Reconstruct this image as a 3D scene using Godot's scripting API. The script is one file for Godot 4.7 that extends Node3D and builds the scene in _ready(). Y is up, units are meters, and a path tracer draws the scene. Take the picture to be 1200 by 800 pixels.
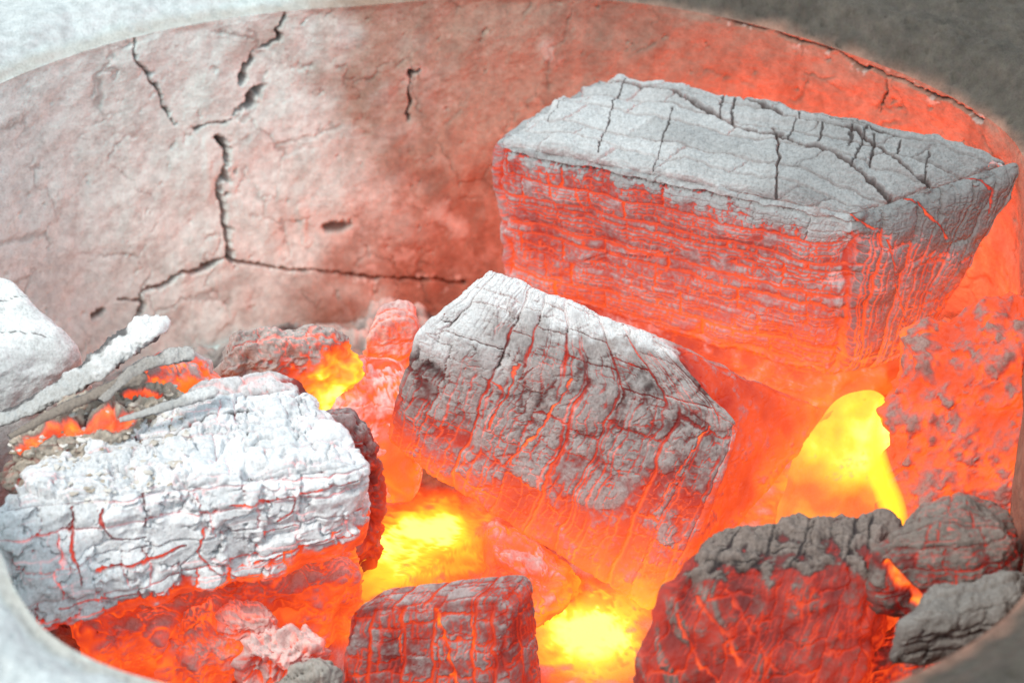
extends Node3D
# A close view into a clay charcoal stove: cracked clay wall, ash-covered charcoal, glowing embers.
# Shapes are worked out in centimetres and scaled to metres when meshes are committed.

const CM := 0.01
const DETAIL := 1.1            # multiplies every mesh resolution
const RIM := [12.76, 12.98, 13.22, 13.50, 13.66, 13.58, 13.37, 13.14, 12.91, 12.70, 12.55, 12.41, 12.30, 12.21, 12.14, 12.08, 12.01, 11.95, 11.92, 11.94, 11.98, 12.03, 12.17, 12.46, 12.83, 13.20, 13.61, 14.05, 14.48, 14.90, 15.33, 15.66, 15.83, 15.82, 15.75, 15.68, 15.57, 15.40, 15.20, 15.00, 14.83, 14.73, 14.66, 14.59, 14.64, 15.00, 15.56, 16.00, 16.10, 15.99, 15.84, 15.74, 15.70, 15.70, 15.75, 15.91, 16.10, 16.21, 16.27, 16.26, 16.22, 16.14, 15.89, 15.30, 14.54, 13.90, 13.40, 12.97, 12.67, 12.56, 12.54, 12.59]
var n_big := FastNoiseLite.new()
var n_mid := FastNoiseLite.new()
var n_fine := FastNoiseLite.new()
var coal_mat: StandardMaterial3D
var flame_mat: StandardMaterial3D
var clay_mat: StandardMaterial3D
var used := {}
var hot_spots := []
# results of the crack pattern
var ck_d := 0.0
var ck_r := 0.0
var fx_white := 0.0
var fx_tone := 1.0
var n_cell := FastNoiseLite.new()
var n_edge := FastNoiseLite.new()
var last_verts := PackedVector3Array()

func _ready() -> void:
	# ---- camera ----
	var cam := Camera3D.new()
	cam.name = "camera"
	cam.position = Vector3(0, 32.708, 45.705) * CM
	cam.rotation_degrees = Vector3(-38, 0, 0)
	cam.fov = 16.695
	cam.near = 0.05
	cam.far = 20.0
	var lens := CameraAttributesPhysical.new()
	lens.frustum_focal_length = 50.0
	lens.frustum_focus_distance = 0.575
	lens.frustum_near = 0.05
	lens.frustum_far = 20.0
	lens.exposure_aperture = 9.0
	cam.attributes = lens
	add_child(cam)
	cam.fov = 16.695
	# ---- sky, sun, exposure ----
	var sky_look := ProceduralSkyMaterial.new()
	sky_look.sky_top_color = Color(0.86, 0.93, 0.97)
	sky_look.sky_horizon_color = Color(0.88, 0.92, 0.94)
	sky_look.ground_bottom_color = Color(0.35, 0.34, 0.32)
	sky_look.ground_horizon_color = Color(0.6, 0.6, 0.58)
	sky_look.sky_energy_multiplier = 1.0
	var env := Environment.new()
	env.background_mode = Environment.BG_SKY
	env.sky = Sky.new()
	env.sky.sky_material = sky_look
	env.background_energy_multiplier = 0.78
	env.tonemap_mode = Environment.TONE_MAPPER_LINEAR
	env.tonemap_exposure = 1.65
	env.sdfgi_enabled = true
	env.ssao_enabled = true
	env.ssil_enabled = true
	var we := WorldEnvironment.new()
	we.name = "environment"
	we.environment = env
	add_child(we)
	var sun := DirectionalLight3D.new()
	sun.name = "sun"
	sun.light_energy = 0.5
	sun.light_color = Color(1.0, 0.98, 0.95)
	sun.light_angular_distance = 14.0
	sun.shadow_enabled = true
	sun.look_at_from_position(Vector3(-0.7, 1.25, 0.55), Vector3.ZERO)
	add_child(sun)

	setup()
	# hot cores of the fire: place, radius (cm), strength
	hot_spots = [
		[Vector3(-2.21, -8.00, 0.97), 2.4, 1.35], [Vector3(1.91, -9.00, 4.90), 2.2, 1.35], [Vector3(9.22, -7.50, -0.65), 2.6, 0.95],
		[Vector3(-4.95, -5.00, -0.95), 1.7, 0.85], [Vector3(-8.55, -8.20, 5.54), 2.4, 0.72], [Vector3(-11.05, -3.40, 3.14), 1.6, 0.6],
		[Vector3(5.08, -8.50, 1.56), 3.2, 0.72], [Vector3(6.05, -7.60, -3.24), 2.6, 0.6], [Vector3(-3.67, -6.50, -2.99), 2.2, 0.7], [Vector3(-4.27, -8.50, 4.06), 2.4, 0.7],
		[Vector3(13.59, -6.00, -6.55), 2.6, 0.7], [Vector3(8.82, -5.50, 6.24), 1.2, 0.75], [Vector3(7.57, -7.00, 7.82), 2.4, 0.62], [Vector3(11.48, -8.00, -1.92), 2.4, 0.62]]
	build_stove()
	build_embers()
	build_coals()
	build_flames()
	build_glow_lights()


# ------------------------------------------------------------------ basics
func setup() -> void:
	for a in [[n_big, 11, 3, 1.0], [n_mid, 23, 3, 1.0], [n_fine, 37, 2, 1.0]]:
		var n: FastNoiseLite = a[0]
		n.noise_type = FastNoiseLite.TYPE_SIMPLEX
		n.seed = a[1]
		n.frequency = a[3]
		n.fractal_type = FastNoiseLite.FRACTAL_FBM
		n.fractal_octaves = a[2]
	for n in [n_cell, n_edge]:
		n.noise_type = FastNoiseLite.TYPE_CELLULAR
		n.seed = 5
		n.frequency = 1.0
		n.fractal_type = FastNoiseLite.FRACTAL_NONE
		n.cellular_jitter = 0.9
	n_cell.cellular_return_type = FastNoiseLite.RETURN_CELL_VALUE
	n_edge.cellular_return_type = FastNoiseLite.RETURN_DISTANCE2_SUB
	# what a glowing coal gives off, by heat (0 cold .. 1 white hot)
	var stops := [[0.0, 0.0, 0.0, 0.0], [0.12, 0.012, 0.0, 0.0], [0.25, 0.16, 0.004, 0.002], [0.4, 0.55, 0.025, 0.006], [0.55, 0.95, 0.085, 0.014],
		[0.68, 1.15, 0.2, 0.022], [0.8, 1.3, 0.46, 0.03], [0.9, 1.5, 0.85, 0.04], [1.0, 1.8, 1.5, 0.3]]
	var ramp := Image.create(256, 4, false, Image.FORMAT_RGBAF)
	for i in 256:
		var t := i / 255.0
		var c := Color(0, 0, 0)
		for k in stops.size() - 1:
			var s0: Array = stops[k]
			var s1: Array = stops[k + 1]
			if t >= s0[0]:
				var f := clampf((t - s0[0]) / (s1[0] - s0[0]), 0.0, 1.0)
				c = Color(lerpf(s0[1], s1[1], f), lerpf(s0[2], s1[2], f), lerpf(s0[3], s1[3], f))
		for j in 4:
			ramp.set_pixel(i, j, c)
	var ramp_tex := ImageTexture.create_from_image(ramp)
	coal_mat = StandardMaterial3D.new()
	coal_mat.resource_name = "charcoal_and_ash"
	coal_mat.vertex_color_use_as_albedo = true
	coal_mat.roughness = 0.95
	coal_mat.metallic_specular = 0.25
	coal_mat.emission_enabled = true
	coal_mat.emission = Color.BLACK
	coal_mat.emission_operator = BaseMaterial3D.EMISSION_OP_ADD
	coal_mat.emission_texture = ramp_tex
	coal_mat.emission_on_uv2 = true
	coal_mat.emission_energy_multiplier = 0.62
	coal_mat.texture_repeat = true
	coal_mat.uv1_triplanar = true
	coal_mat.uv1_scale = Vector3.ONE * 45.0
	coal_mat.heightmap_enabled = true
	coal_mat.heightmap_scale = 0.018
	coal_mat.heightmap_texture = grain(51, 0.035, 4)
	coal_mat.albedo_texture = speckle(52, 0.05)
	clay_mat = StandardMaterial3D.new()
	clay_mat.resource_name = "fired_clay"
	clay_mat.vertex_color_use_as_albedo = true
	clay_mat.roughness = 0.93
	clay_mat.metallic_specular = 0.3
	clay_mat.uv1_triplanar = true
	clay_mat.uv1_scale = Vector3.ONE * 28.0
	clay_mat.heightmap_enabled = true
	clay_mat.heightmap_scale = 0.03
	clay_mat.heightmap_texture = grain(61, 0.03, 5)
	clay_mat.albedo_texture = speckle(62, 0.09)


func grain(sd: int, freq: float, oct: int) -> NoiseTexture2D:
	var n := FastNoiseLite.new()
	n.seed = sd
	n.frequency = freq
	n.fractal_octaves = oct
	n.fractal_gain = 0.6
	var t := NoiseTexture2D.new()
	t.width = 512
	t.height = 512
	t.seamless = true
	t.noise = n
	return t


func speckle(sd: int, freq: float) -> NoiseTexture2D:
	var t := grain(sd, freq, 4)
	var g := Gradient.new()
	g.set_color(0, Color(0.72, 0.71, 0.7))
	g.set_color(1, Color(1, 1, 1))
	g.add_point(0.45, Color(0.93, 0.93, 0.93))
	t.color_ramp = g
	return t


func numbered(called: String) -> String:
	var k: int = used.get(called, 0)
	used[called] = k + 1
	return called if k == 0 else "%s_%03d" % [called, k]


func tag(o: Node3D, label: String, category: String, group := "", kind := "") -> void:
	if label:
		o.set_meta("label", label)
	if category:
		o.set_meta("category", category)
	if group:
		o.set_meta("group", group)
	if kind:
		o.set_meta("kind", kind)


func commit(called: String, arrays: Array, m: Material, parent: Node) -> MeshInstance3D:
	var st := SurfaceTool.new()
	st.create_from_arrays(arrays)
	st.generate_normals()
	var o := MeshInstance3D.new()
	o.name = called
	o.mesh = st.commit()
	o.material_override = m
	parent.add_child(o, true)
	return o


func hash2(a: float, b: float) -> float:
	return fposmod(sin(a * 127.1 + b * 311.7) * 43758.5453, 1.0)


func sstep(a: float, b: float, x: float) -> float:
	var t := clampf((x - a) / (b - a), 0.0, 1.0)
	return t * t * (3.0 - 2.0 * t)


# checks of burnt wood: rows along the grain, each with cross cracks of its own; the distance to the nearest crack in cm
func check(u_cm: float, v_cm: float, cu: float, cv: float, sd: float) -> void:
	var v := v_cm / cv
	var k := floorf(v)
	var lo := k + 0.84 * (hash2(k, sd) - 0.5)
	var hi := 0.0
	if v < lo:
		hi = lo
		k -= 1.0
		lo = k + 0.84 * (hash2(k, sd) - 0.5)
	else:
		hi = k + 1.0 + 0.84 * (hash2(k + 1.0, sd) - 0.5)
		if v >= hi:
			k += 1.0
			lo = hi
			hi = k + 1.0 + 0.84 * (hash2(k + 1.0, sd) - 0.5)
	var d1 := v - lo
	var k1 := k
	if hi - v < d1:
		d1 = hi - v
		k1 = k + 1.0
	d1 = d1 * cv / (0.2 + 1.1 * hash2(k1, sd + 5.0))
	var u := u_cm / cu + 17.0 * hash2(k, sd + 3.0)
	var s2 := sd + 7.31 * k
	var j := floorf(u)
	lo = j + 0.84 * (hash2(j, s2) - 0.5)
	if u < lo:
		hi = lo
		j -= 1.0
		lo = j + 0.84 * (hash2(j, s2) - 0.5)
	else:
		hi = j + 1.0 + 0.84 * (hash2(j + 1.0, s2) - 0.5)
		if u >= hi:
			j += 1.0
			lo = hi
			hi = j + 1.0 + 0.84 * (hash2(j + 1.0, s2) - 0.5)
	var d2 := u - lo
	var j1 := j
	if hi - u < d2:
		d2 = hi - u
		j1 = j + 1.0
	d2 = d2 * cu / (0.02 + 1.2 * pow(hash2(j1, s2 + 5.0), 1.5))
	ck_d = minf(d1, d2)
	ck_r = hash2(j + 3.7, k * 1.3 + sd)


func seg_dist(p: Vector2, a: Vector2, b: Vector2) -> float:
	var ab := b - a
	var t := clampf((p - a).dot(ab) / maxf(ab.length_squared(), 1e-6), 0.0, 1.0)
	return p.distance_to(a + ab * t)


func hot(p: Vector3) -> float:
	var s := 0.0
	for h in hot_spots:
		var d: float = p.distance_squared_to(h[0]) / (h[1] * h[1])
		if d < 5.0:
			s += h[2] * exp(-d)
	return s


# ------------------------------------------------------------------ a piece of charcoal
# C: eight corners (x + 2y + 4z), K: its look. The body is a cube rounded, bent to the corners, then cracked and roughened.
func coal(called: String, label: String, category: String, group: String, corners: Array, lines: Array, K: Dictionary) -> MeshInstance3D:
	var p: float = K.get("round", 12.0)
	var res: float = K.get("res", 22.0) * DETAIL
	var fine_faces: Array = K.get("fine", [1, 3, 5])
	var grain_axis: int = K.get("grain", 0)
	var cu: float = K.get("cu", 0.9)
	var cv: float = K.get("cv", 0.55)
	var cw: float = K.get("cw", 0.05)
	var cd: float = K.get("cd", 0.1)
	var fu: float = K.get("fu", 0.22)
	var fv: float = K.get("fv", 0.13)
	var fw: float = K.get("fw", 0.03)
	var fd: float = K.get("fd", 0.02)
	var warp: float = K.get("warp", 0.35)
	var rough: float = K.get("rough", 0.12)
	var rough2: float = K.get("rough2", 0.03)
	var rf: float = K.get("rf", 0.5)
	var dome: float = K.get("dome", 0.03)
	var h0: float = K.get("h0", 0.2)
	var hk: float = K.get("hk", 0.7)
	var ins: float = K.get("ins", 0.7)
	var cg: float = K.get("cg", 0.25)
	var cover: float = K.get("cover", 0.4)
	var top_ash: float = K.get("top_ash", 0.5)
	var ash_hot: float = K.get("ash_hot", 0.9)
	var an: float = K.get("an", 0.5)
	var ash: Color = K.get("ash", Color(0.62, 0.62, 0.62))
	var char_c: Color = K.get("char", Color(0.06, 0.05, 0.048))
	var sd: float = K.get("seed", 1.0)
	var fx: String = K.get("fx", "")
	var smooth: Array = K.get("smooth", [])
	var chip: float = K.get("chip", 0.12)
	var plate: float = K.get("plate", 0.0)
	var plate_f: float = K.get("plate_f", 1.2)
	var hn: float = K.get("hn", 0.14)
	var back: float = K.get("back", 0.0)
	var c := []
	var mean := Vector3.ZERO
	for q in corners:
		mean += q / 8.0
	for q in corners:
		c.append(q)
	var c0: Vector3 = c[0]; var c1: Vector3 = c[1]; var c2: Vector3 = c[2]; var c3: Vector3 = c[3]
	var c4: Vector3 = c[4]; var c5: Vector3 = c[5]; var c6: Vector3 = c[6]; var c7: Vector3 = c[7]
	var L := Vector3((c1 - c0).length() + (c3 - c2).length() + (c5 - c4).length() + (c7 - c6).length(), (c2 - c0).length() + (c3 - c1).length() + (c6 - c4).length() + (c7 - c5).length(), (c4 - c0).length() + (c5 - c1).length() + (c6 - c2).length() + (c7 - c3).length()) / 4.0
	var half := L / 2.0
	var nf := []       # outward face normals
	for f in 6:
		var ax := f / 2
		var u := (ax + 1) % 3
		var v := (ax + 2) % 3
		var b := (1 << ax) if f % 2 else 0
		var e: Vector3 = (c[b | (1 << u)] - c[b]) + (c[b | (1 << u) | (1 << v)] - c[b | (1 << v)])
		var g: Vector3 = (c[b | (1 << v)] - c[b]) + (c[b | (1 << u) | (1 << v)] - c[b | (1 << u)])
		var n := e.cross(g).normalized()
		nf.append(n if f % 2 else -n)
	var by_face := [[], [], [], [], [], []]
	for l in lines:
		var box := Rect2(l[4][0], Vector2.ZERO)
		for q in l[4]:
			box = box.expand(q)
		by_face[l[0]].append([l, box.grow(0.45)])
	var cnt := [0, 0, 0]
	for ax in 3:
		cnt[ax] = maxi(8, int(ceil(L[ax] * res / 4.0)) * 4)
	var verts := PackedVector3Array()
	var cols := PackedColorArray()
	var uv2 := PackedVector2Array()
	var idx := PackedInt32Array()
	for f in 6:
		var ax := f / 2
		var ua := (ax + 1) % 3
		var va := (ax + 2) % 3
		var step := 1 if f in fine_faces else 4
		var nu: int = cnt[ua] / step
		var nv: int = cnt[va] / step
		var base := verts.size()
		var feats: Array = by_face[f]
		for jv in nv + 1:
			for ju in nu + 1:
				var q := Vector3.ZERO
				q[ax] = 1.0 if f % 2 else -1.0
				q[ua] = -1.0 + 2.0 * ju / nu
				q[va] = -1.0 + 2.0 * jv / nv
				var fa := Vector2(q[ua] * half[ua], q[va] * half[va])
				var w := Vector3(pow(absf(q.x), p), pow(absf(q.y), p), pow(absf(q.z), p))
				var tot := w.x + w.y + w.z
				w /= tot
				q *= pow(tot, -1.0 / p)
				var t := (q + Vector3.ONE) * 0.5
				var a0 := c0.lerp(c1, t.x)
				var a1 := c2.lerp(c3, t.x)
				var b0 := c4.lerp(c5, t.x)
				var b1 := c6.lerp(c7, t.x)
				var pos := a0.lerp(a1, t.y).lerp(b0.lerp(b1, t.y), t.z)
				var nrm: Vector3 = (nf[1 if q.x > 0 else 0] * w.x + nf[3 if q.y > 0 else 2] * w.y + nf[5 if q.z > 0 else 4] * w.z).normalized()
				var sp := pos + Vector3.ONE * sd * 3.1
				var nb := n_big.get_noise_3dv(sp * rf)
				var nm := n_mid.get_noise_3dv(sp * 1.7)
				var nn := n_fine.get_noise_3dv(sp * 5.0)
				var nx := n_mid.get_noise_3dv(sp * 0.9 + Vector3(31, 7, 3))
				var disp := rough * nb + rough2 * (nm + 0.5 * nn)
				disp -= chip * (1.0 - maxf(w.x, maxf(w.y, w.z))) * (1.0 + 1.6 * nx + 0.35 * nm)
				var plate_edge := 0.0
				if plate > 0.0:
					var pp := sp * plate_f + Vector3(nm, nb, -nm) * 0.35 + Vector3.ONE * 0.04 * nn
					var pk := plate * sstep(-0.25, 0.25, nx + K.get("plate_b", 0.1))
					plate_edge = 1.0 - sstep(0.02, 0.14, n_edge.get_noise_3dv(pp) + 1.0)
					disp += pk * (n_cell.get_noise_3dv(pp) * 0.5 - 0.35 * plate_edge)
					plate_edge *= pk / plate
				# cracks, on the faces that this point belongs to
				var crack := 0.0
				var fine_c := 0.0
				var cell := 0.5
				for face in 3:
					var wf: float = w[face]
					if wf < 0.08 or (face * 2 + (1 if q[face] > 0 else 0)) in smooth:
						continue
					var g := grain_axis
					var o := 3 - g - face
					if face == g:
						g = (face + 1) % 3
						o = (face + 2) % 3
					var U: float = q[g] * half[g] + warp * nx + 0.05 * nn
					var V: float = q[o] * half[o] + warp * nb + 0.06 * nm
					var sf := sd + face * 5.0 + (2.0 if q[face] > 0 else 0.0)
					check(U, V, cu, cv, sf)
					var cc := 1.0 - sstep(0.15, 1.0, ck_d / cw)
					crack += wf * cc
					cell = ck_r
					disp += wf * (-cd * cc + dome * (sstep(0.0, 0.25, ck_d) + 0.9 * (ck_r - 0.5)))
					check(U + 0.02 * nn, V + 0.02 * nm, fu, fv, sf + 50.0)
					var c2_ := (1.0 - sstep(0.1, 1.0, ck_d / fw)) * sstep(-0.35, 0.2, nx + K.get("fine_b", 0.0))
					fine_c += wf * c2_
					disp -= wf * fd * c2_
				var lheat := -1.0
				var lc := 0.0
				var pw := fa + Vector2(nm * 0.09 + nn * 0.02, nb * 0.08 - nn * 0.02 + nm * 0.03)
				for ft in feats:
					if not ft[1].has_point(pw):
						continue
					var l: Array = ft[0]
					var pts: Array = l[4]
					var best := 9.0
					var bi := 0
					for s in pts.size() - 1:
						var dd := seg_dist(pw, pts[s], pts[s + 1])
						if dd < best:
							best = dd
							bi = s
					var wid: float = l[1] * (1.0 + 0.7 * nm)
					var cl := 1.0 - sstep(0.35, 1.0, best / wid)
					if cl > 0.0:
						disp -= l[2] * cl
						if cl > lc:
							lc = cl
							lheat = l[3] * (0.9 + 0.35 * nm)
					disp += 0.25 * l[2] * (1.0 - sstep(0.0, 5.0, best / wid))
				pos += nrm * disp
				var H := h0 + hk * hot(pos) + hn * (nb + 0.3 * nm) + (back if f == 4 else 0.0)
				fx_white = 0.0
				fx_tone = 1.0
				var A := cover + top_ash * sstep(0.0, 0.9, nrm.y) + an * (nm * 0.9 + nb * 0.8 + (cell - 0.5) * 0.7) + 0.2 * nn - ash_hot * maxf(0.0, H - 0.35) - 0.9 * crack - 0.5 * fine_c - 0.3 * plate_edge
				if fx:
					var r := shaped(fx, q, pos, f, nb, nm)
					pos += nrm * r.x
					A += r.y
					H += r.z
				A = sstep(-0.25, 0.55, A)
				var heat := H * (1.0 - ins * A)
				heat = lerpf(heat, maxf(heat, H + cg * sstep(0.08, 0.35, H) * maxf(0.0, 1.0 - 1.25 * H)), maxf(crack, fine_c * 0.9))
				if lc > 0.0:
					heat = lerpf(heat, maxf(lheat, heat), sstep(0.2, 0.9, lc))
					A *= 1.0 - 0.9 * lc
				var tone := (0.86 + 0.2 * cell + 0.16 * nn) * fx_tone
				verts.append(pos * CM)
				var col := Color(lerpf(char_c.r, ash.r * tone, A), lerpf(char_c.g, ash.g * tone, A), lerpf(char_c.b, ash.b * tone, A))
				if fx_white > 0.0:
					col = col.lerp(Color(0.8, 0.8, 0.8), fx_white * A)
				cols.append(col)
				uv2.append(Vector2(clampf(heat, 0.004, 0.996), 0.5))
		for jv in nv:
			for ju in nu:
				var i0 := base + jv * (nu + 1) + ju
				var i1 := i0 + 1
				var i2 := i0 + nu + 1
				var i3 := i2 + 1
				if f % 2:
					idx.append_array(PackedInt32Array([i0, i3, i1, i0, i2, i3]))
				else:
					idx.append_array(PackedInt32Array([i0, i1, i3, i0, i3, i2]))
	var arrays := []
	arrays.resize(Mesh.ARRAY_MAX)
	arrays[Mesh.ARRAY_VERTEX] = verts
	arrays[Mesh.ARRAY_COLOR] = cols
	arrays[Mesh.ARRAY_TEX_UV2] = uv2
	arrays[Mesh.ARRAY_INDEX] = idx
	var o := commit(numbered(called), arrays, coal_mat, self)
	last_verts = verts
	tag(o, label, category, group)
	return o


# what single coals have beyond the common look: (relief, ash, heat)
func shaped(fx: String, q: Vector3, pos: Vector3, f: int, nb: float, nm: float) -> Vector3:
	match fx:
		"big":
			var lip := sstep(0.66, 0.96, q.y + 0.14 * nb + 0.14 * nm + 0.1 * n_fine.get_noise_3dv(pos * 7.0) + 0.08 * q.x + (0.4 * (0.75 - q.z) if f == 1 else 0.0))
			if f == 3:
				fx_tone = lerpf(1.38, 0.75, sstep(-1.0, 1.0, q.x - 0.25 * q.z + 0.4 * nb))  # same daylight falloff painted into the ash tone, lighter left, darker right
			var strip := 0.0
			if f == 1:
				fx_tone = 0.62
			if f == 3:
				strip = sstep(-0.5, -0.58, q.z + 0.1 * nb + 0.12 * q.x) * sstep(-0.8, -0.4, q.x) * 0.09
				strip -= 0.5 * sstep(0.3, 1.0, q.x + 0.3 * q.z) * sstep(0.2, 1.0, q.x)
			var corner := sstep(0.86, 0.97, q.x + 0.15 * nm) * sstep(-0.6, 0.3, q.y) if f == 5 else 0.0
			return Vector3(strip, 1.2 * lip + 0.5 * corner - (0.12 if f == 5 else 0.0) + (0.3 * sstep(-0.8, 0.4, q.y) if f == 1 else 0.0), -0.5 * lip + 0.14 * sstep(0.3, -1.0, q.y) + (0.3 if f == 4 else 0.0))
		"centre":
			var low := sstep(0.45, -0.8, q.y + 0.5 * nb - 0.22 * q.x) if f == 5 or f == 2 or f == 0 else 0.0
			var ridge := sstep(0.2, -0.7, q.z + 0.6 * nm + 0.4 * q.x) * sstep(0.75, 0.95, q.y)
			ridge = maxf(ridge, 0.8 * sstep(-0.3, -0.9, q.x + 0.5 * nb) * sstep(0.5, 0.9, q.y))
			fx_white = ridge
			return Vector3(0.0, ridge * 0.9 - (0.6 if f == 1 else 0.0) - 0.55 * low, 0.28 * low - 0.25 * ridge + (0.2 if f == 1 else 0.0))
		"white":
			var low := sstep(-0.35, -0.9, q.y + 0.4 * nb - 0.42 * q.x) if f != 3 else 0.0
			return Vector3(0.0, -1.2 * low + (0.4 if f == 3 else 0.0), 0.3 * low)
		"arch":
			var band := sstep(0.78, 0.99, q.y + 0.3 * nb + 0.2 * nm)
			var streak := sstep(0.05, 0.4, n_mid.get_noise_2d(3.0 * (q.x + 0.5 * q.y), 0.6 * q.y)) * sstep(0.5, -0.6, q.x + 0.4 * q.y)
			return Vector3(0.1 * nm * band + 0.04 * streak, 0.35 * band - 0.35 * (1.0 - band) + 0.8 * streak, -0.4 * band)
		"brown":
			var face := sstep(0.1, 0.6, q.x + 0.5 * q.z - 0.5 * q.y + 0.5 * nm)
			return Vector3(0.0, -1.2 * face, 0.12 * face + 0.2 * nm * face)
		"lobe":
			return Vector3(0.0, 0.0, 0.17 * sstep(0.1, 0.9, q.y + 0.3 * q.x))
		"rod":
			return Vector3(0.0, -1.3 * sstep(0.5, 0.95, q.x), 0.1)
	return Vector3.ZERO


# ------------------------------------------------------------------ the clay stove
func rim_r(a: float) -> float:
	var t := fposmod(rad_to_deg(a), 360.0) / 5.0
	var i := int(t)
	var f := t - i
	var p0: float = RIM[(i + 71) % 72]
	var p1: float = RIM[i % 72]
	var p2: float = RIM[(i + 1) % 72]
	var p3: float = RIM[(i + 2) % 72]
	return p1 + 0.5 * f * (p2 - p0 + f * (2.0 * p0 - 5.0 * p1 + 4.0 * p2 - p3 + f * (3.0 * (p1 - p2) + p3 - p0)))


func inner_r(a: float, y: float) -> float:
	# the wall stands steeper on the right, where the coals lie close against it
	var b := wrapf(rad_to_deg(a), -180.0, 180.0)
	var taper := 0.17 * (1.0 - 1.15 * sstep(-60.0, -30.0, b) * sstep(32.0, 14.0, b))
	return rim_r(a) * (1.0 - taper * pow(maxf(0.0, -y) / 10.0, 1.6))


func clay_color(p: Vector3, on_rim: float) -> Color:
	var n1 := n_big.get_noise_3dv(p * 0.22)
	var n2 := n_mid.get_noise_3dv(p * 0.7)
	var n3 := n_fine.get_noise_3dv(p * 3.0)
	var pale := Color(0.71, 0.82, 0.8)
	var bare := Color(0.385, 0.29, 0.23)
	var red := Color(0.34, 0.19, 0.14)
	var right_shade := Color(0.1, 0.087, 0.073)  # dark tone painting the shaded right side into rim and upper wall
	var white := Color(0.62, 0.655, 0.655)
	# daylight fading rightward painted into the clay: pale left, bare red right, dark right rim
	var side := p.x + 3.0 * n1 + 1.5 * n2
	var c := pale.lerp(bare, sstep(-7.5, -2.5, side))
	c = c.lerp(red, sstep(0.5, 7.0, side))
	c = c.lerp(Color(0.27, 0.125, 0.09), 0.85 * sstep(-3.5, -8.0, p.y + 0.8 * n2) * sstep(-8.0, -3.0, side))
	c = c.lerp(right_shade, sstep(-2.5, 3.5, side) * sqrt(on_rim))
	c = c.lerp(right_shade, 0.22 * sstep(-1.0, 3.0, side) * sstep(8.0, 4.0, side) * sstep(-4.0, -0.5, p.y))
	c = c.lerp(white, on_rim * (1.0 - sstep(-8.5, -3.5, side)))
	c = c.lerp(white, 0.22 * sstep(0.15, 0.7, n2 + 0.5 * n3) * (1.0 - sstep(-6.0, 3.0, side)))
	c = c.lerp(Color(0.2, 0.16, 0.13), lerpf(0.05, 0.24, sstep(-8.0, -2.0, side)) * sstep(0.2, 0.7, n1 + 0.5 * n2 + 0.25 * n3) * (1.0 - 0.7 * on_rim))
	c *= 1.0 - lerpf(0.06, 0.16, sstep(-8.0, -2.0, side)) * sstep(-0.05, 0.5, n_mid.get_noise_3d(p.x * 1.1, p.y * 0.16, p.z * 1.1))
	return c * (1.0 + 0.2 * n3 + 0.14 * n2)


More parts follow.
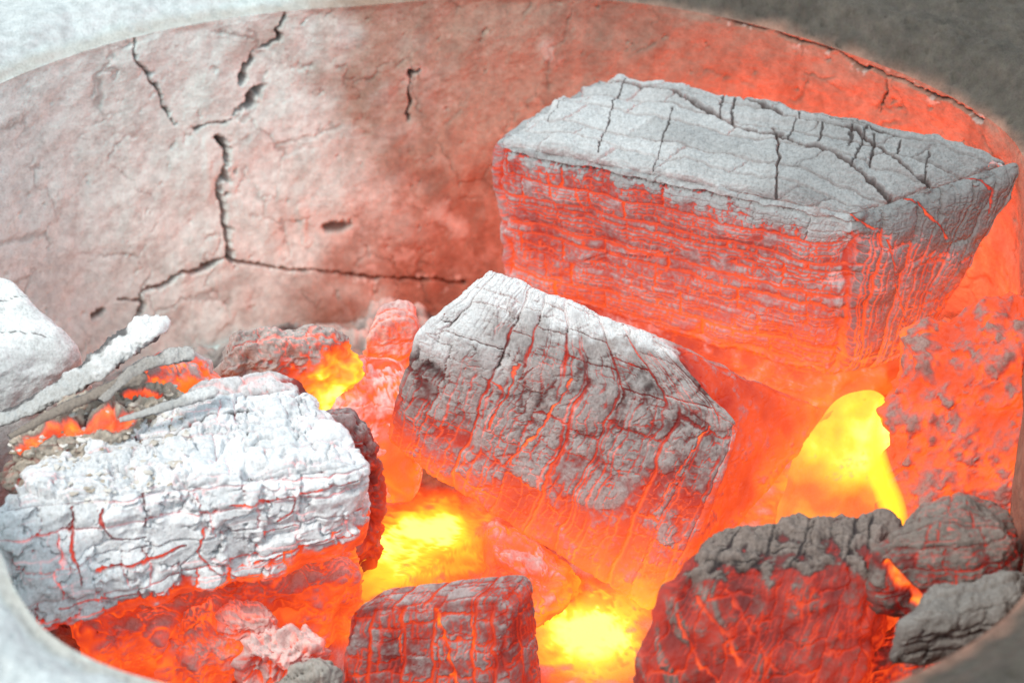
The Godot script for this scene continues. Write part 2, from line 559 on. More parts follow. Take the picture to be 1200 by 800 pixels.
func build_stove() -> void:
	var stove := Node3D.new()
	stove.name = numbered("clay_stove")
	stove.position = Vector3(0, -0.13, 0)
	add_child(stove)
	tag(stove, "cracked round clay charcoal stove with rim painted pale on the lit left and dark on the shaded right", "stove")
	# half width, depth, then points (arc, height) on the wall
	var cracks := [
		[0.05, 0.22, [Vector2(29.26, -0.02), Vector2(29.61, -0.81), Vector2(30.19, -1.18), Vector2(30.57, -1.60), Vector2(30.72, -1.97)]],
		[0.11, 0.5, [Vector2(30.56, -1.55), Vector2(30.77, -1.99)]],
		[0.12, 0.5, [Vector2(30.29, -2.25), Vector2(30.66, -2.69), Vector2(31.05, -2.94)]],
		[0.12, 0.6, [Vector2(31.65, -3.59), Vector2(31.55, -4.37), Vector2(31.90, -4.91), Vector2(31.97, -5.55), Vector2(32.01, -6.33), Vector2(32.14, -7.14)]],
		[0.15, 0.5, [Vector2(31.98, -6.34), Vector2(32.15, -7.17)]],
		[0.07, 0.25, [Vector2(32.16, -7.19), Vector2(33.07, -7.22), Vector2(35.12, -7.41), Vector2(35.52, -8.05)]],
		[0.06, 0.22, [Vector2(32.17, -7.24), Vector2(30.63, -7.79), Vector2(27.74, -8.32), Vector2(23.90, -8.78)]],
		[0.05, 0.2, [Vector2(33.48, -0.00), Vector2(33.56, -0.57), Vector2(33.06, -1.82), Vector2(32.71, -2.91)]],
		[0.05, 0.12, [Vector2(32.34, -3.10), Vector2(31.18, -3.13)]],
		[0.05, 0.2, [Vector2(25.43, -2.18), Vector2(25.59, -2.72), Vector2(25.69, -3.63)]],
		[0.12, 0.2, [Vector2(25.50, -2.26), Vector2(25.20, -2.25)]],
		[0.06, 0.3, [Vector2(15.01, -0.00), Vector2(13.79, -0.04), Vector2(12.35, -0.10), Vector2(11.06, -0.03), Vector2(10.45, -0.26), Vector2(9.17, -0.23), Vector2(7.86, -0.22), Vector2(6.19, -0.12)]],
		[0.04, 0.15, [Vector2(9.44, -0.33), Vector2(9.48, -1.34)]],
		[0.2, 0.12, [Vector2(28.81, -6.75), Vector2(28.30, -6.69)]], [0.12, 0.12, [Vector2(36.72, -7.40), Vector2(36.38, -7.42)]],
		[0.05, 0.1, [Vector2(35.78, -7.33), Vector2(35.31, -7.52)]],
	]
	var smears := [[0.25, [Vector2(32.06, -8.29), Vector2(32.72, -8.81), Vector2(33.55, -9.26)]], [0.4, [Vector2(24.75, -6.59), Vector2(24.13, -7.10)]], [0.2, [Vector2(31.92, -3.59), Vector2(32.30, -5.21)]], [0.15, [Vector2(29.62, -6.07), Vector2(29.60, -7.12)]], [0.3, [Vector2(20.84, -1.56), Vector2(20.69, -1.74)]]]
	var boxes := []
	for l in cracks:
		var r := Rect2(l[2][0], Vector2.ZERO)
		for q in l[2]:
			r = r.expand(q)
		boxes.append(r.grow(0.5))
	# inner wall: fine over the arc that shows, coarse elsewhere
	var angles := []
	var a := deg_to_rad(-32.0)
	while a < deg_to_rad(328.0):
		angles.append(a)
		var d := rad_to_deg(a)
		a += deg_to_rad((0.16 if d < 170.0 and d > -2.0 else 1.0) / DETAIL)
	angles.append(deg_to_rad(328.0))
	var rows := int(220 * DETAIL)
	var verts := PackedVector3Array()
	var cols := PackedColorArray()
	for ai in angles.size():
		var an: float = angles[ai]
		var ca := cos(an)
		var sa := sin(an)
		for j in rows + 1:
			var y := -9.6 * j / rows
			var r := inner_r(an, y)
			var p := Vector3(ca * r, y, -sa * r)
			var n1 := n_big.get_noise_3dv(p * 0.35)
			var n2 := n_mid.get_noise_3dv(p * 1.1)
			var n3 := n_fine.get_noise_3dv(p * 4.0)
			var dr := 0.14 * n1 + 0.018 * n2 + 0.004 * n3
			var pa := Vector2(fposmod(an, TAU) * 14.0, y) + Vector2(n2 * 0.2 + n3 * 0.035, n1 * 0.1 + n2 * 0.12 - n3 * 0.03)
			var dark := 0.0
			var light := 0.0
			for k in cracks.size():
				if not boxes[k].has_point(pa):
					continue
				var l: Array = cracks[k]
				var best := 9.0
				for s in l[2].size() - 1:
					best = minf(best, seg_dist(pa, l[2][s], l[2][s + 1]))
				var wid: float = l[0] * (1.0 + 0.7 * n2 + 0.5 * n3)
				var cc := 1.0 - sstep(0.3, 1.1, best / wid)
				dr += l[1] * cc
				dark = maxf(dark, cc)
				light = maxf(light, 0.35 * (1.0 - sstep(1.0, 4.0, best / wid)) * (1.0 if wid > 0.08 else 0.0))
			for l in smears:
				var best := 9.0
				for s in l[1].size() - 1:
					best = minf(best, seg_dist(pa, l[1][s], l[1][s + 1]))
				var cc: float = 1.0 - sstep(0.2, 1.4, best / (l[0] * (1.0 + 0.8 * n2)))
				light = maxf(light, 0.35 * cc)
				dr -= 0.04 * cc
			dr += 0.06 * sstep(0.62, 0.85, n2 + n3 * 0.4)
			var craze := 1.0 - sstep(0.01, 0.035, n_edge.get_noise_3dv(Vector3(pa.x, pa.y, 3.0) * 0.42 + Vector3(n2, n3 * 0.4, n1) * 0.12) + 1.0)
			craze *= sstep(-0.1, 0.3, n_mid.get_noise_2d(pa.x * 0.3, pa.y * 0.3 + 40.0))
			dr += 0.03 * craze
			dark = maxf(dark, 0.35 * craze)
			dr *= sstep(0.0, 0.25, -y + 0.02)
			r += dr
			p = Vector3(ca * r, y, -sa * r)
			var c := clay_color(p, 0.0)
			c = c.lerp(Color(0.78, 0.74, 0.7), light)
			c = c.lerp(Color(0.05, 0.035, 0.03), 0.85 * dark)
			verts.append((p + Vector3(0, 13, 0)) * CM)
			cols.append(c)
	commit("inner_wall", sheet(verts, cols, angles.size(), rows + 1, true), clay_mat, stove)
	# rim: from the inner edge over the lip to the outside
	verts = PackedVector3Array()
	cols = PackedColorArray()
	var prof := []
	for k in 61:
		var t := k / 60.0
		prof.append(t)
	var cnt := 0
	var da := deg_to_rad(0.35 / DETAIL)
	var na := int(TAU / da)
	for ai in na + 1:
		var an := TAU * ai / na
		for t in prof:
			var out: float = 6.0 * t * t * 0.4 + 3.6 * t
			var y: float = 0.75 * sstep(0.0, 0.35, t) * (1.0 - 0.15 * t) - 0.5 * sstep(0.85, 1.0, t)
			var r := inner_r(an, 0.0) + out
			var p := Vector3(cos(an) * r, y, -sin(an) * r)
			var n1 := n_big.get_noise_3dv(p * 0.4)
			var n2 := n_mid.get_noise_3dv(p * 1.2)
			var n3 := n_fine.get_noise_3dv(p * 4.5)
			var k := sstep(0.0, 0.06, t)
			y += k * (0.16 * n1 + 0.09 * n2 + 0.04 * n3 - 0.16 * sstep(0.45, 0.7, n2 + 0.4 * n3))
			p.y = y
			verts.append((p + Vector3(0, 13, 0)) * CM)
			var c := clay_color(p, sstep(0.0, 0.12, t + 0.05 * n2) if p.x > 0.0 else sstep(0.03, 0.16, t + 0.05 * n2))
			c = c.lerp(Color(0.34, 0.2, 0.14), 0.45 * (1.0 - sstep(0.02, 0.09, absf(t - 0.04) + 0.03 * n2)) * sstep(2.0, -3.0, p.x))
			cols.append(c)
	commit("rim", sheet(verts, cols, na + 1, prof.size(), false), clay_mat, stove)
	# outer wall and floor
	verts = PackedVector3Array()
	cols = PackedColorArray()
	for ai in 121:
		var an := TAU * ai / 120.0
		for j in 25:
			var y := 0.14 - 13.1 * j / 24.0
			var r := inner_r(an, 0.0) + 6.0 - 0.28 * j - 0.002 * j * j
			var p := Vector3(cos(an) * r, y, -sin(an) * r)
			verts.append((p + Vector3(0, 13, 0)) * CM)
			cols.append(clay_color(p, 0.0))
	commit("outer_wall", sheet(verts, cols, 121, 25, false), clay_mat, stove)
	verts = PackedVector3Array()
	cols = PackedColorArray()
	for ai in 121:
		var an := TAU * ai / 120.0
		for j in 13:
			var r := inner_r(an, -9.6) * (1.0 - j / 12.1) + 0.4 * (1.0 - j / 12.1)
			var p := Vector3(cos(an) * r, -9.6, -sin(an) * r)
			verts.append((p + Vector3(0, 13, 0)) * CM)
			cols.append(clay_color(p, 0.0))
	commit("stove_floor", sheet(verts, cols, 121, 13, true), clay_mat, stove)
	# the ground that the stove stands on
	var gm := PlaneMesh.new()
	gm.size = Vector2(3, 3)
	var go := MeshInstance3D.new()
	go.name = "ground"
	go.mesh = gm
	go.position.y = -0.1301
	var gmat := StandardMaterial3D.new()
	gmat.albedo_color = Color(0.5, 0.47, 0.43)
	gmat.roughness = 0.95
	go.material_override = gmat
	go.set_meta("kind", "structure")
	add_child(go)


func sheet(verts: PackedVector3Array, cols: PackedColorArray, na: int, nb: int, inward: bool) -> Array:
	var idx := PackedInt32Array()
	for i in na - 1:
		for j in nb - 1:
			var i0 := i * nb + j
			var i1 := i0 + 1
			var i2 := i0 + nb
			var i3 := i2 + 1
			if inward:
				idx.append_array(PackedInt32Array([i0, i1, i3, i0, i3, i2]))
			else:
				idx.append_array(PackedInt32Array([i0, i2, i3, i0, i3, i1]))
	var arrays := []
	arrays.resize(Mesh.ARRAY_MAX)
	arrays[Mesh.ARRAY_VERTEX] = verts
	arrays[Mesh.ARRAY_COLOR] = cols
	arrays[Mesh.ARRAY_INDEX] = idx
	return arrays


# ------------------------------------------------------------------ the bed of embers under the coals
func build_embers() -> void:
	var nx := int(260 * DETAIL)
	var nz := int(260 * DETAIL)
	var verts := PackedVector3Array()
	var cols := PackedColorArray()
	var uv2 := PackedVector2Array()
	var idx := PackedInt32Array()
	for j in nz + 1:
		for i in nx + 1:
			var s := -1.0 + 2.0 * i / nx
			var t := -1.0 + 2.0 * j / nz
			# a square grid drawn into the outline of the stove
			var m := maxf(absf(s), absf(t))
			var a := atan2(-t, s)
			var r := m * (inner_r(a, -8.6) + 0.2)
			var p := Vector3(cos(a) * r, -8.6, -sin(a) * r)
			var nb := n_big.get_noise_3dv(p * 0.45)
			var nm := n_mid.get_noise_3dv(p * 1.3)
			var nn := n_fine.get_noise_3dv(p * 4.0)
			var pp := p * 0.55 + Vector3(nm, nn, nb) * 0.3
			var lump := n_edge.get_noise_3dv(pp) + 1.0
			var calm := 1.0 - 0.75 * minf(1.0, hot(p))
			p.y += 0.45 * nb * calm + calm * 0.28 * n_cell.get_noise_3dv(pp) * sstep(0.0, 0.3, lump) + 0.1 * nm * calm + 0.01 * nn - 0.9 * sstep(2.0, -9.0, p.z)
			var H := 0.14 + 0.62 * hot(p) + 0.1 * nb + 0.05 * nm + 0.05 * (1.0 - sstep(0.0, 0.2, lump))
			var joint := 1.0 - sstep(0.0, 0.12, n_edge.get_noise_3dv(p * 1.1 + Vector3(nm, nn, nb) * 0.4) + 1.0)
			p.y -= 0.12 * joint * calm
			H += calm * (0.04 * nn - 0.07 * joint) + 0.05 * n_cell.get_noise_3dv(p * 1.1 + Vector3(nm, nn, nb) * 0.4)
			var A := sstep(-0.2, 0.6, 0.3 + nm * 0.8 - 1.2 * maxf(0.0, H - 0.3))
			verts.append(p * CM)
			cols.append(Color(0.06, 0.05, 0.05).lerp(Color(0.5, 0.48, 0.46), A))
			uv2.append(Vector2(clampf(H * (1.0 - 0.6 * A), 0.004, 0.996), 0.5))
	for j in nz:
		for i in nx:
			var i0 := j * (nx + 1) + i
			idx.append_array(PackedInt32Array([i0, i0 + 1, i0 + nx + 2, i0, i0 + nx + 2, i0 + nx + 1]))
	var arrays := []
	arrays.resize(Mesh.ARRAY_MAX)
	arrays[Mesh.ARRAY_VERTEX] = verts
	arrays[Mesh.ARRAY_COLOR] = cols
	arrays[Mesh.ARRAY_TEX_UV2] = uv2
	arrays[Mesh.ARRAY_INDEX] = idx
	var o := commit("glowing_ember_bed", arrays, coal_mat, self)
	tag(o, "bed of yellow and orange glowing embers under the charcoal pieces", "embers", "", "stuff")


# ------------------------------------------------------------------ the coals
func build_coals() -> void:
	var g := "glowing charcoal pieces in the stove"
	coal("glowing_charcoal", "largest block with cracked flat grey ash top and red checked front, reaching the right rim", "charcoal", g, [Vector3(2.80, -6.00, -7.60), Vector3(11.03, -6.20, -3.06), Vector3(2.36, -0.90, -9.83), Vector3(13.62, 0.10, -3.85), Vector3(-0.35, -5.60, -5.62), Vector3(8.76, -6.40, -2.43), Vector3(-0.95, -1.00, -6.26), Vector3(8.82, -1.00, -2.70)], [
		[3, 0.070, 0.240, 0.05, [Vector2(-1.53, -4.60), Vector2(-1.27, -2.77), Vector2(-0.49, -0.38), Vector2(-0.25, 1.76), Vector2(0.20, 3.27), Vector2(0.74, 4.74)]],
		[3, 0.060, 0.200, 0.05, [Vector2(-1.92, -3.71), Vector2(-1.77, -1.69), Vector2(-1.27, 0.18), Vector2(-1.23, 1.64), Vector2(-0.42, 3.65), Vector2(-0.18, 4.71)]],
		[3, 0.035, 0.100, 0.00, [Vector2(-1.86, -5.17), Vector2(-1.85, -3.02), Vector2(-1.77, -0.87), Vector2(-1.55, 1.35), Vector2(-1.33, 3.14)]],
		[3, 0.040, 0.120, 0.00, [Vector2(-0.81, 0.08), Vector2(0.07, 1.10), Vector2(1.94, 2.94)]],
		[3, 0.026, 0.035, 0.00, [Vector2(-1.75, -4.33), Vector2(-0.79, -3.86), Vector2(1.65, -2.19)]],
		[3, 0.026, 0.035, 0.00, [Vector2(-1.22, -5.31), Vector2(0.77, -4.42)]],
		[3, 0.026, 0.035, 0.00, [Vector2(-0.63, -2.23), Vector2(1.84, -0.54)]],
		[3, 0.028, 0.050, 0.00, [Vector2(-1.82, -2.02), Vector2(-0.79, -1.24)]],
		[3, 0.028, 0.050, 0.00, [Vector2(-1.66, -0.04), Vector2(-0.39, 0.89)]],
		[3, 0.030, 0.050, 0.00, [Vector2(-1.44, 1.75), Vector2(0.06, 2.91)]],
		[3, 0.030, 0.050, 0.00, [Vector2(-1.12, 3.54), Vector2(-0.26, 4.35)]],
		[1, 0.035, 0.100, 0.40, [Vector2(2.78, -0.59), Vector2(2.11, -1.14), Vector2(1.48, -1.33)]],
		[3, 0.034, 0.060, 0.00, [Vector2(-1.66, -1.61), Vector2(-0.74, -0.92)]],
		[3, 0.034, 0.060, 0.00, [Vector2(-1.34, 0.84), Vector2(-0.41, 1.56)]],
		[3, 0.034, 0.060, 0.00, [Vector2(-1.23, 2.15), Vector2(-0.15, 3.11)]],
		[3, 0.034, 0.060, 0.00, [Vector2(-1.41, 1.48), Vector2(-0.50, 2.26)]],
		[3, 0.034, 0.060, 0.00, [Vector2(-1.26, 2.71), Vector2(-0.70, 3.16)]],
		[1, 0.040, 0.160, 0.50, [Vector2(3.26, 1.05), Vector2(2.27, 0.47), Vector2(1.09, -0.41)]],
		[1, 0.040, 0.120, 0.50, [Vector2(3.66, 2.37), Vector2(2.45, 1.90), Vector2(2.07, 1.51)]],
		[1, 0.030, 0.100, 0.55, [Vector2(1.70, 1.25), Vector2(0.23, 0.75), Vector2(-1.60, -0.35)]],
		[5, 0.050, 0.120, 0.20, [Vector2(-2.31, -0.77), Vector2(-1.51, -0.30), Vector2(-0.50, -0.15), Vector2(0.26, 0.24)]],
		[5, 0.034, 0.050, 0.60, [Vector2(-3.34, 2.10), Vector2(-3.12, 0.36)]],
		[5, 0.034, 0.050, 0.60, [Vector2(-2.61, 2.14), Vector2(-2.40, 0.86)]]],
		{"res": 52.0, "seed": 1.0, "h0": 0.36, "hk": 0.25, "cover": 0.3, "top_ash": 1.0, "ins": 0.55, "cu": 2.1, "cv": 0.62, "cw": 0.055, "cd": 0.1, "fu": 0.135, "fv": 0.155, "fw": 0.036, "fd": 0.028, "round": 13.0, "rough": 0.16, "ash": Color(0.4, 0.405, 0.405), "dome": 0.045, "fx": "big", "warp": 0.05, "cg": 0.34, "rough2": 0.012, "an": 0.3, "back": 0.0, "chip": 0.42, "hn": 0.06, "fine_b": 0.3, "rf": 0.42})
	coal("glowing_charcoal", "smooth orange glowing slab under the front of the large block", "charcoal", g, [Vector3(1.24, -7.50, -8.58), Vector3(11.65, -8.50, -4.34), Vector3(-0.24, -4.80, -6.43), Vector3(10.90, -6.00, -3.47), Vector3(0.00, -8.00, -5.23), Vector3(7.93, -9.00, -2.38), Vector3(0.00, -5.60, -5.42), Vector3(8.78, -7.00, -2.16)], [],
		{"res": 22.0, "seed": 2.0, "h0": 0.43, "hk": 0.22, "cover": -0.1, "top_ash": 0.1, "ins": 0.3, "cw": 0.03, "cd": 0.03, "fd": 0.012, "round": 7.0, "rough": 0.2, "ash": Color(0.5, 0.48, 0.46), "warp": 0.1, "smooth": [1, 2, 4], "fw": 0.03})
	coal("glowing_charcoal", "middle coal with white ash ridge and long red cracks down its grey checked face", "charcoal", g, [Vector3(-0.92, -6.50, -2.99), Vector3(8.80, -6.40, -1.43), Vector3(-0.59, -0.90, -0.51), Vector3(3.69, -2.60, 0.44), Vector3(-3.42, -5.20, 1.35), Vector3(3.64, -8.50, 4.65), Vector3(-2.46, -2.10, 0.75), Vector3(5.85, -4.00, 2.11)], [
		[5, 0.045, 0.140, 0.62, [Vector2(-0.05, 3.38), Vector2(-0.26, 2.14), Vector2(-0.44, 0.56), Vector2(-0.92, -0.84)]],
		[5, 0.040, 0.160, 0.55, [Vector2(-2.00, 3.74), Vector2(-1.51, 2.80), Vector2(-1.41, 1.88), Vector2(-1.53, 0.84), Vector2(-1.52, 0.19)]],
		[5, 0.030, 0.100, 0.50, [Vector2(-2.17, 1.80), Vector2(-1.65, 1.69), Vector2(-1.45, 1.37)]],
		[5, 0.038, 0.080, 0.30, [Vector2(-0.98, 3.34), Vector2(-1.27, 2.11)]],
		[5, 0.034, 0.060, 0.10, [Vector2(-1.60, 3.66), Vector2(-1.12, 3.28)]],
		[5, 0.030, 0.080, 0.20, [Vector2(1.18, 3.00), Vector2(0.96, 2.11)]],
		[5, 0.030, 0.080, 0.60, [Vector2(3.16, 2.45), Vector2(2.89, 1.28), Vector2(2.79, -0.09)]]],
		{"res": 36.0, "seed": 3.0, "h0": 0.22, "hk": 0.3, "cover": 0.34, "top_ash": 0.2, "ins": 0.65, "cu": 1.6, "cv": 1.0, "cw": 0.05, "cd": 0.08, "fu": 0.3, "fv": 0.19, "fd": 0.03, "grain": 1, "round": 15.0, "rough": 0.09, "ash": Color(0.385, 0.35, 0.335), "fw": 0.036, "warp": 0.15, "rough2": 0.015, "fx": "centre", "smooth": [1], "plate": 0.1, "plate_f": 1.3, "back": 0.2, "hn": 0.12, "chip": 0.06, "fine_b": 0.25, "cg": 0.34})
	coal("glowing_charcoal", "thick white ash covered block with red seams at the lower left", "charcoal", g, [Vector3(-11.81, -6.00, 3.01), Vector3(-3.86, -6.20, 1.83), Vector3(-10.19, -2.20, 3.88), Vector3(-4.90, -2.00, 2.73), Vector3(-11.34, -5.20, 8.62), Vector3(-3.44, -5.20, 5.39), Vector3(-11.93, -2.30, 7.03), Vector3(-3.23, -2.60, 5.15)], [
		[5, 0.035, 0.140, 0.42, [Vector2(-2.14, 1.61), Vector2(-2.23, 0.56), Vector2(-2.24, -0.39)]],
		[5, 0.030, 0.140, 0.35, [Vector2(-1.55, 1.51), Vector2(-1.56, 0.89), Vector2(-1.39, 0.48), Vector2(-0.79, 0.41)]],
		[5, 0.060, 0.160, 0.46, [Vector2(-1.81, -0.22), Vector2(-1.20, -0.19), Vector2(-0.77, -0.19), Vector2(-0.05, -0.06)]],
		[5, 0.050, 0.160, 0.56, [Vector2(0.99, 1.10), Vector2(1.50, 0.98), Vector2(2.29, 1.14), Vector2(3.59, 1.32)]],
		[5, 0.050, 0.140, 0.60, [Vector2(1.41, -1.07), Vector2(2.16, -0.90), Vector2(3.27, -0.52)]],
		[5, 0.034, 0.100, 0.20, [Vector2(-0.73, 1.93), Vector2(-0.75, 0.84)]],
		[5, 0.038, 0.100, 0.50, [Vector2(0.42, 0.41), Vector2(0.23, -0.36), Vector2(0.50, -1.02), Vector2(1.21, -1.58)]],
		[5, 0.040, 0.100, 0.50, [Vector2(-2.72, -1.07), Vector2(-1.83, -1.00), Vector2(-0.60, -1.16)]],
		[5, 0.034, 0.080, 0.45, [Vector2(2.29, 1.14), Vector2(2.19, 0.49), Vector2(1.91, 0.26)]],
		[5, 0.030, 0.100, 0.50, [Vector2(1.62, -0.40), Vector2(1.67, -0.11), Vector2(2.27, -0.00)]],
		[3, 0.050, 0.120, 0.00, [Vector2(-1.63, -2.52), Vector2(-0.52, -1.35), Vector2(-0.38, -0.42), Vector2(-0.95, 0.47), Vector2(-1.05, 1.70)]],
		[3, 0.030, 0.100, 0.00, [Vector2(-0.21, 1.63), Vector2(0.16, 1.54)]]],
		{"res": 36.0, "seed": 4.0, "h0": 0.22, "hk": 0.4, "cover": 0.9, "top_ash": 0.9, "ins": 0.9, "cu": 1.3, "cv": 0.9, "cw": 0.04, "cd": 0.08, "fu": 0.5, "fv": 0.25, "fw": 0.04, "fd": 0.008, "round": 15.0, "rough": 0.2, "rough2": 0.008, "dome": 0.045, "ash": Color(0.87, 0.885, 0.9), "warp": 0.15, "plate": 0.3, "plate_f": 1.15, "plate_b": 0.15, "fx": "white", "back": 0.3, "chip": 0.3})
	var crumb_spots := PackedVector3Array()
	for v in last_verts:
		if v.distance_to(Vector3(-9.15, -2.10, 4.83) * CM) < 0.018:
			crumb_spots.append(v)
	coal("ash_covered_charcoal", "pale smooth ash coated chunk at the far left against the clay wall", "charcoal", g, [Vector3(-14.95, -8.80, -0.47), Vector3(-12.12, -8.80, -0.26), Vector3(-14.95, -0.50, -0.17), Vector3(-12.12, -0.60, 0.04), Vector3(-14.19, -8.80, 4.14), Vector3(-10.01, -8.80, 1.57), Vector3(-14.19, -1.00, 3.84), Vector3(-10.01, -2.40, 1.27)], [
		[3, 0.026, 0.035, 0.00, [Vector2(-0.45, 0.51), Vector2(-0.61, 1.75)]],
		[3, 0.026, 0.035, 0.00, [Vector2(0.59, 0.13), Vector2(1.03, 1.29)]]],
		{"res": 16.0, "seed": 5.0, "h0": 0.0, "hk": 0.1, "cover": 1.6, "cd": 0.01, "cw": 0.02, "fd": 0.006, "round": 7.0, "rough": 0.15, "ash": Color(0.84, 0.85, 0.84), "dome": 0.01})
	coal("glowing_charcoal", "pinkish pale ash stick lying along the back of the white block", "charcoal", g, [Vector3(-7.40, -3.40, 2.83), Vector3(-4.90, -3.80, 2.03), Vector3(-7.82, -2.00, 2.60), Vector3(-5.24, -2.20, 1.83), Vector3(-7.49, -3.50, 3.03), Vector3(-4.79, -3.90, 2.23), Vector3(-8.06, -2.20, 3.31), Vector3(-4.66, -2.60, 2.57)], [],
		{"res": 24.0, "seed": 6.0, "h0": 0.15, "hk": 0.4, "cover": 0.9, "ins": 0.8, "round": 4.0, "rough": 0.12, "ash": Color(0.72, 0.7, 0.7), "fx": "rod"})
	coal("glowing_charcoal", "small bright orange lump behind the short grey splinter near the bark tip", "charcoal", g, [Vector3(-8.95, -8.80, 1.28), Vector3(-7.31, -8.80, 0.78), Vector3(-8.95, -1.90, 1.58), Vector3(-7.31, -2.10, 1.08), Vector3(-9.29, -8.80, 2.65), Vector3(-6.98, -8.80, 2.15), Vector3(-9.29, -2.20, 2.35), Vector3(-6.98, -2.60, 1.85)], [],
		{"res": 24.0, "seed": 7.0, "h0": 0.66, "hk": 0.2, "cover": -0.2, "top_ash": 0.7, "ins": 0.8, "round": 4.0, "rough": 0.35, "rf": 0.8, "ash": Color(0.66, 0.62, 0.6), "smooth": [0, 1, 2, 4, 5], "an": 0.7})
	coal("glowing_charcoal", "brownish grey chunk with a yellow hot right face against the wall", "charcoal", g, [Vector3(-7.31, -9.00, -0.81), Vector3(-4.06, -9.00, -1.42), Vector3(-7.31, -2.80, -0.51), Vector3(-4.06, -3.00, -1.12), Vector3(-7.69, -9.00, 0.56), Vector3(-3.87, -9.00, -0.21), Vector3(-7.69, -3.20, 0.26), Vector3(-3.87, -3.40, -0.51)], [],
		{"res": 22.0, "seed": 8.0, "h0": 0.25, "hk": 0.6, "cover": 0.4, "top_ash": 0.8, "ins": 0.75, "round": 5.0, "rough": 0.35, "rough2": 0.1, "rf": 0.8, "ash": Color(0.48, 0.43, 0.4), "back": 0.3, "smooth": [1, 5], "fx": "brown"})
	coal("glowing_charcoal", "small dark red chunk between the white block and the middle coal", "charcoal", g, [Vector3(-4.95, -8.80, 1.72), Vector3(-3.56, -8.80, 1.25), Vector3(-4.95, -3.40, 2.02), Vector3(-3.56, -3.60, 1.55), Vector3(-5.37, -8.80, 2.89), Vector3(-3.13, -8.80, 2.58), Vector3(-5.37, -3.60, 2.59), Vector3(-3.13, -4.00, 2.28)], [],
		{"res": 22.0, "seed": 9.0, "h0": 0.25, "hk": 0.15, "cover": 0.0, "ins": 0.7, "round": 4.0, "rough": 0.3, "rough2": 0.05, "rf": 0.9, "ash": Color(0.4, 0.34, 0.34)})
	coal("glowing_charcoal", "upright salmon orange coal behind the left corner of the middle coal", "charcoal", g, [Vector3(-3.55, -9.00, -3.05), Vector3(-2.42, -9.00, -3.43), Vector3(-3.55, -3.60, -2.75), Vector3(-2.42, -3.80, -3.13), Vector3(-4.07, -9.00, -1.34), Vector3(-2.22, -9.00, -1.96), Vector3(-4.07, -4.00, -1.64), Vector3(-2.22, -4.20, -2.26)], [],
		{"res": 20.0, "seed": 10.0, "h0": 0.5, "hk": 0.2, "cover": 0.35, "ins": 0.5, "round": 4.0, "rough": 0.25, "ash": Color(0.55, 0.5, 0.47), "smooth": [], "cd": 0.06, "cw": 0.04, "rough2": 0.06, "cu": 0.6, "cv": 0.4})
	coal("glowing_charcoal", "bright orange coal in the gap left of the middle coal", "charcoal", g, [Vector3(-4.78, -6.50, 1.17), Vector3(-2.17, -6.50, 1.17), Vector3(-4.42, -4.40, -1.79), Vector3(-2.67, -4.60, -2.05), Vector3(-4.78, -7.20, 1.69), Vector3(-2.18, -7.40, 1.47), Vector3(-4.69, -4.90, -0.31), Vector3(-2.62, -5.20, -0.33)], [],
		{"res": 18.0, "seed": 11.0, "h0": 0.5, "hk": 0.15, "cover": 0.1, "ins": 0.4, "round": 4.0, "rough": 0.3, "smooth": [], "cd": 0.06, "cw": 0.05, "rough2": 0.06, "cu": 0.6, "cv": 0.4})
	coal("glowing_charcoal", "square dark red stump with checked end at the bottom middle", "charcoal", g, [Vector3(-2.90, -9.50, 7.13), Vector3(0.83, -9.50, 6.86), Vector3(-3.15, -4.80, 6.96), Vector3(0.50, -5.00, 6.13), Vector3(-4.37, -9.30, 8.13), Vector3(0.00, -9.30, 8.40), Vector3(-3.76, -5.00, 7.43), Vector3(-0.12, -5.20, 6.94)], [
		[5, 0.060, 0.150, 0.66, [Vector2(0.12, 2.57), Vector2(0.41, 1.50), Vector2(0.74, 0.08)]],
		[5, 0.030, 0.100, 0.60, [Vector2(1.02, 2.51), Vector2(1.14, 1.47), Vector2(1.19, 0.78)]],
		[5, 0.034, 0.080, 0.55, [Vector2(-0.67, 2.51), Vector2(-0.55, 0.58)]]],
		{"res": 34.0, "seed": 12.0, "h0": 0.33, "hk": 0.22, "cover": 0.1, "top_ash": 0.1, "ins": 0.6, "cu": 0.4, "cv": 0.6, "cw": 0.05, "cd": 0.06, "grain": 1, "round": 14.0, "rough": 0.08, "ash": Color(0.4, 0.36, 0.35), "rough2": 0.012, "fd": 0.02, "fw": 0.03, "warp": 0.15})
	coal("glowing_charcoal", "flat cracked pink grey lump below the white block", "charcoal", g, [Vector3(-7.16, -8.00, 5.73), Vector3(-5.60, -8.00, 5.73), Vector3(-7.00, -6.00, 5.72), Vector3(-5.70, -6.00, 5.58), Vector3(-7.20, -8.00, 6.30), Vector3(-5.45, -8.00, 6.30), Vector3(-7.15, -6.40, 6.60), Vector3(-5.44, -6.40, 6.60)], [],
		{"res": 22.0, "seed": 13.0, "h0": 0.45, "hk": 0.1, "cover": 0.8, "ins": 0.5, "round": 3.0, "rough": 0.2, "ash": Color(0.6, 0.52, 0.49), "cd": 0.08, "dome": 0.0, "smooth": [], "rough2": 0.1, "cw": 0.05, "cu": 0.5, "cv": 0.4, "plate": 0.15, "plate_f": 2.0})
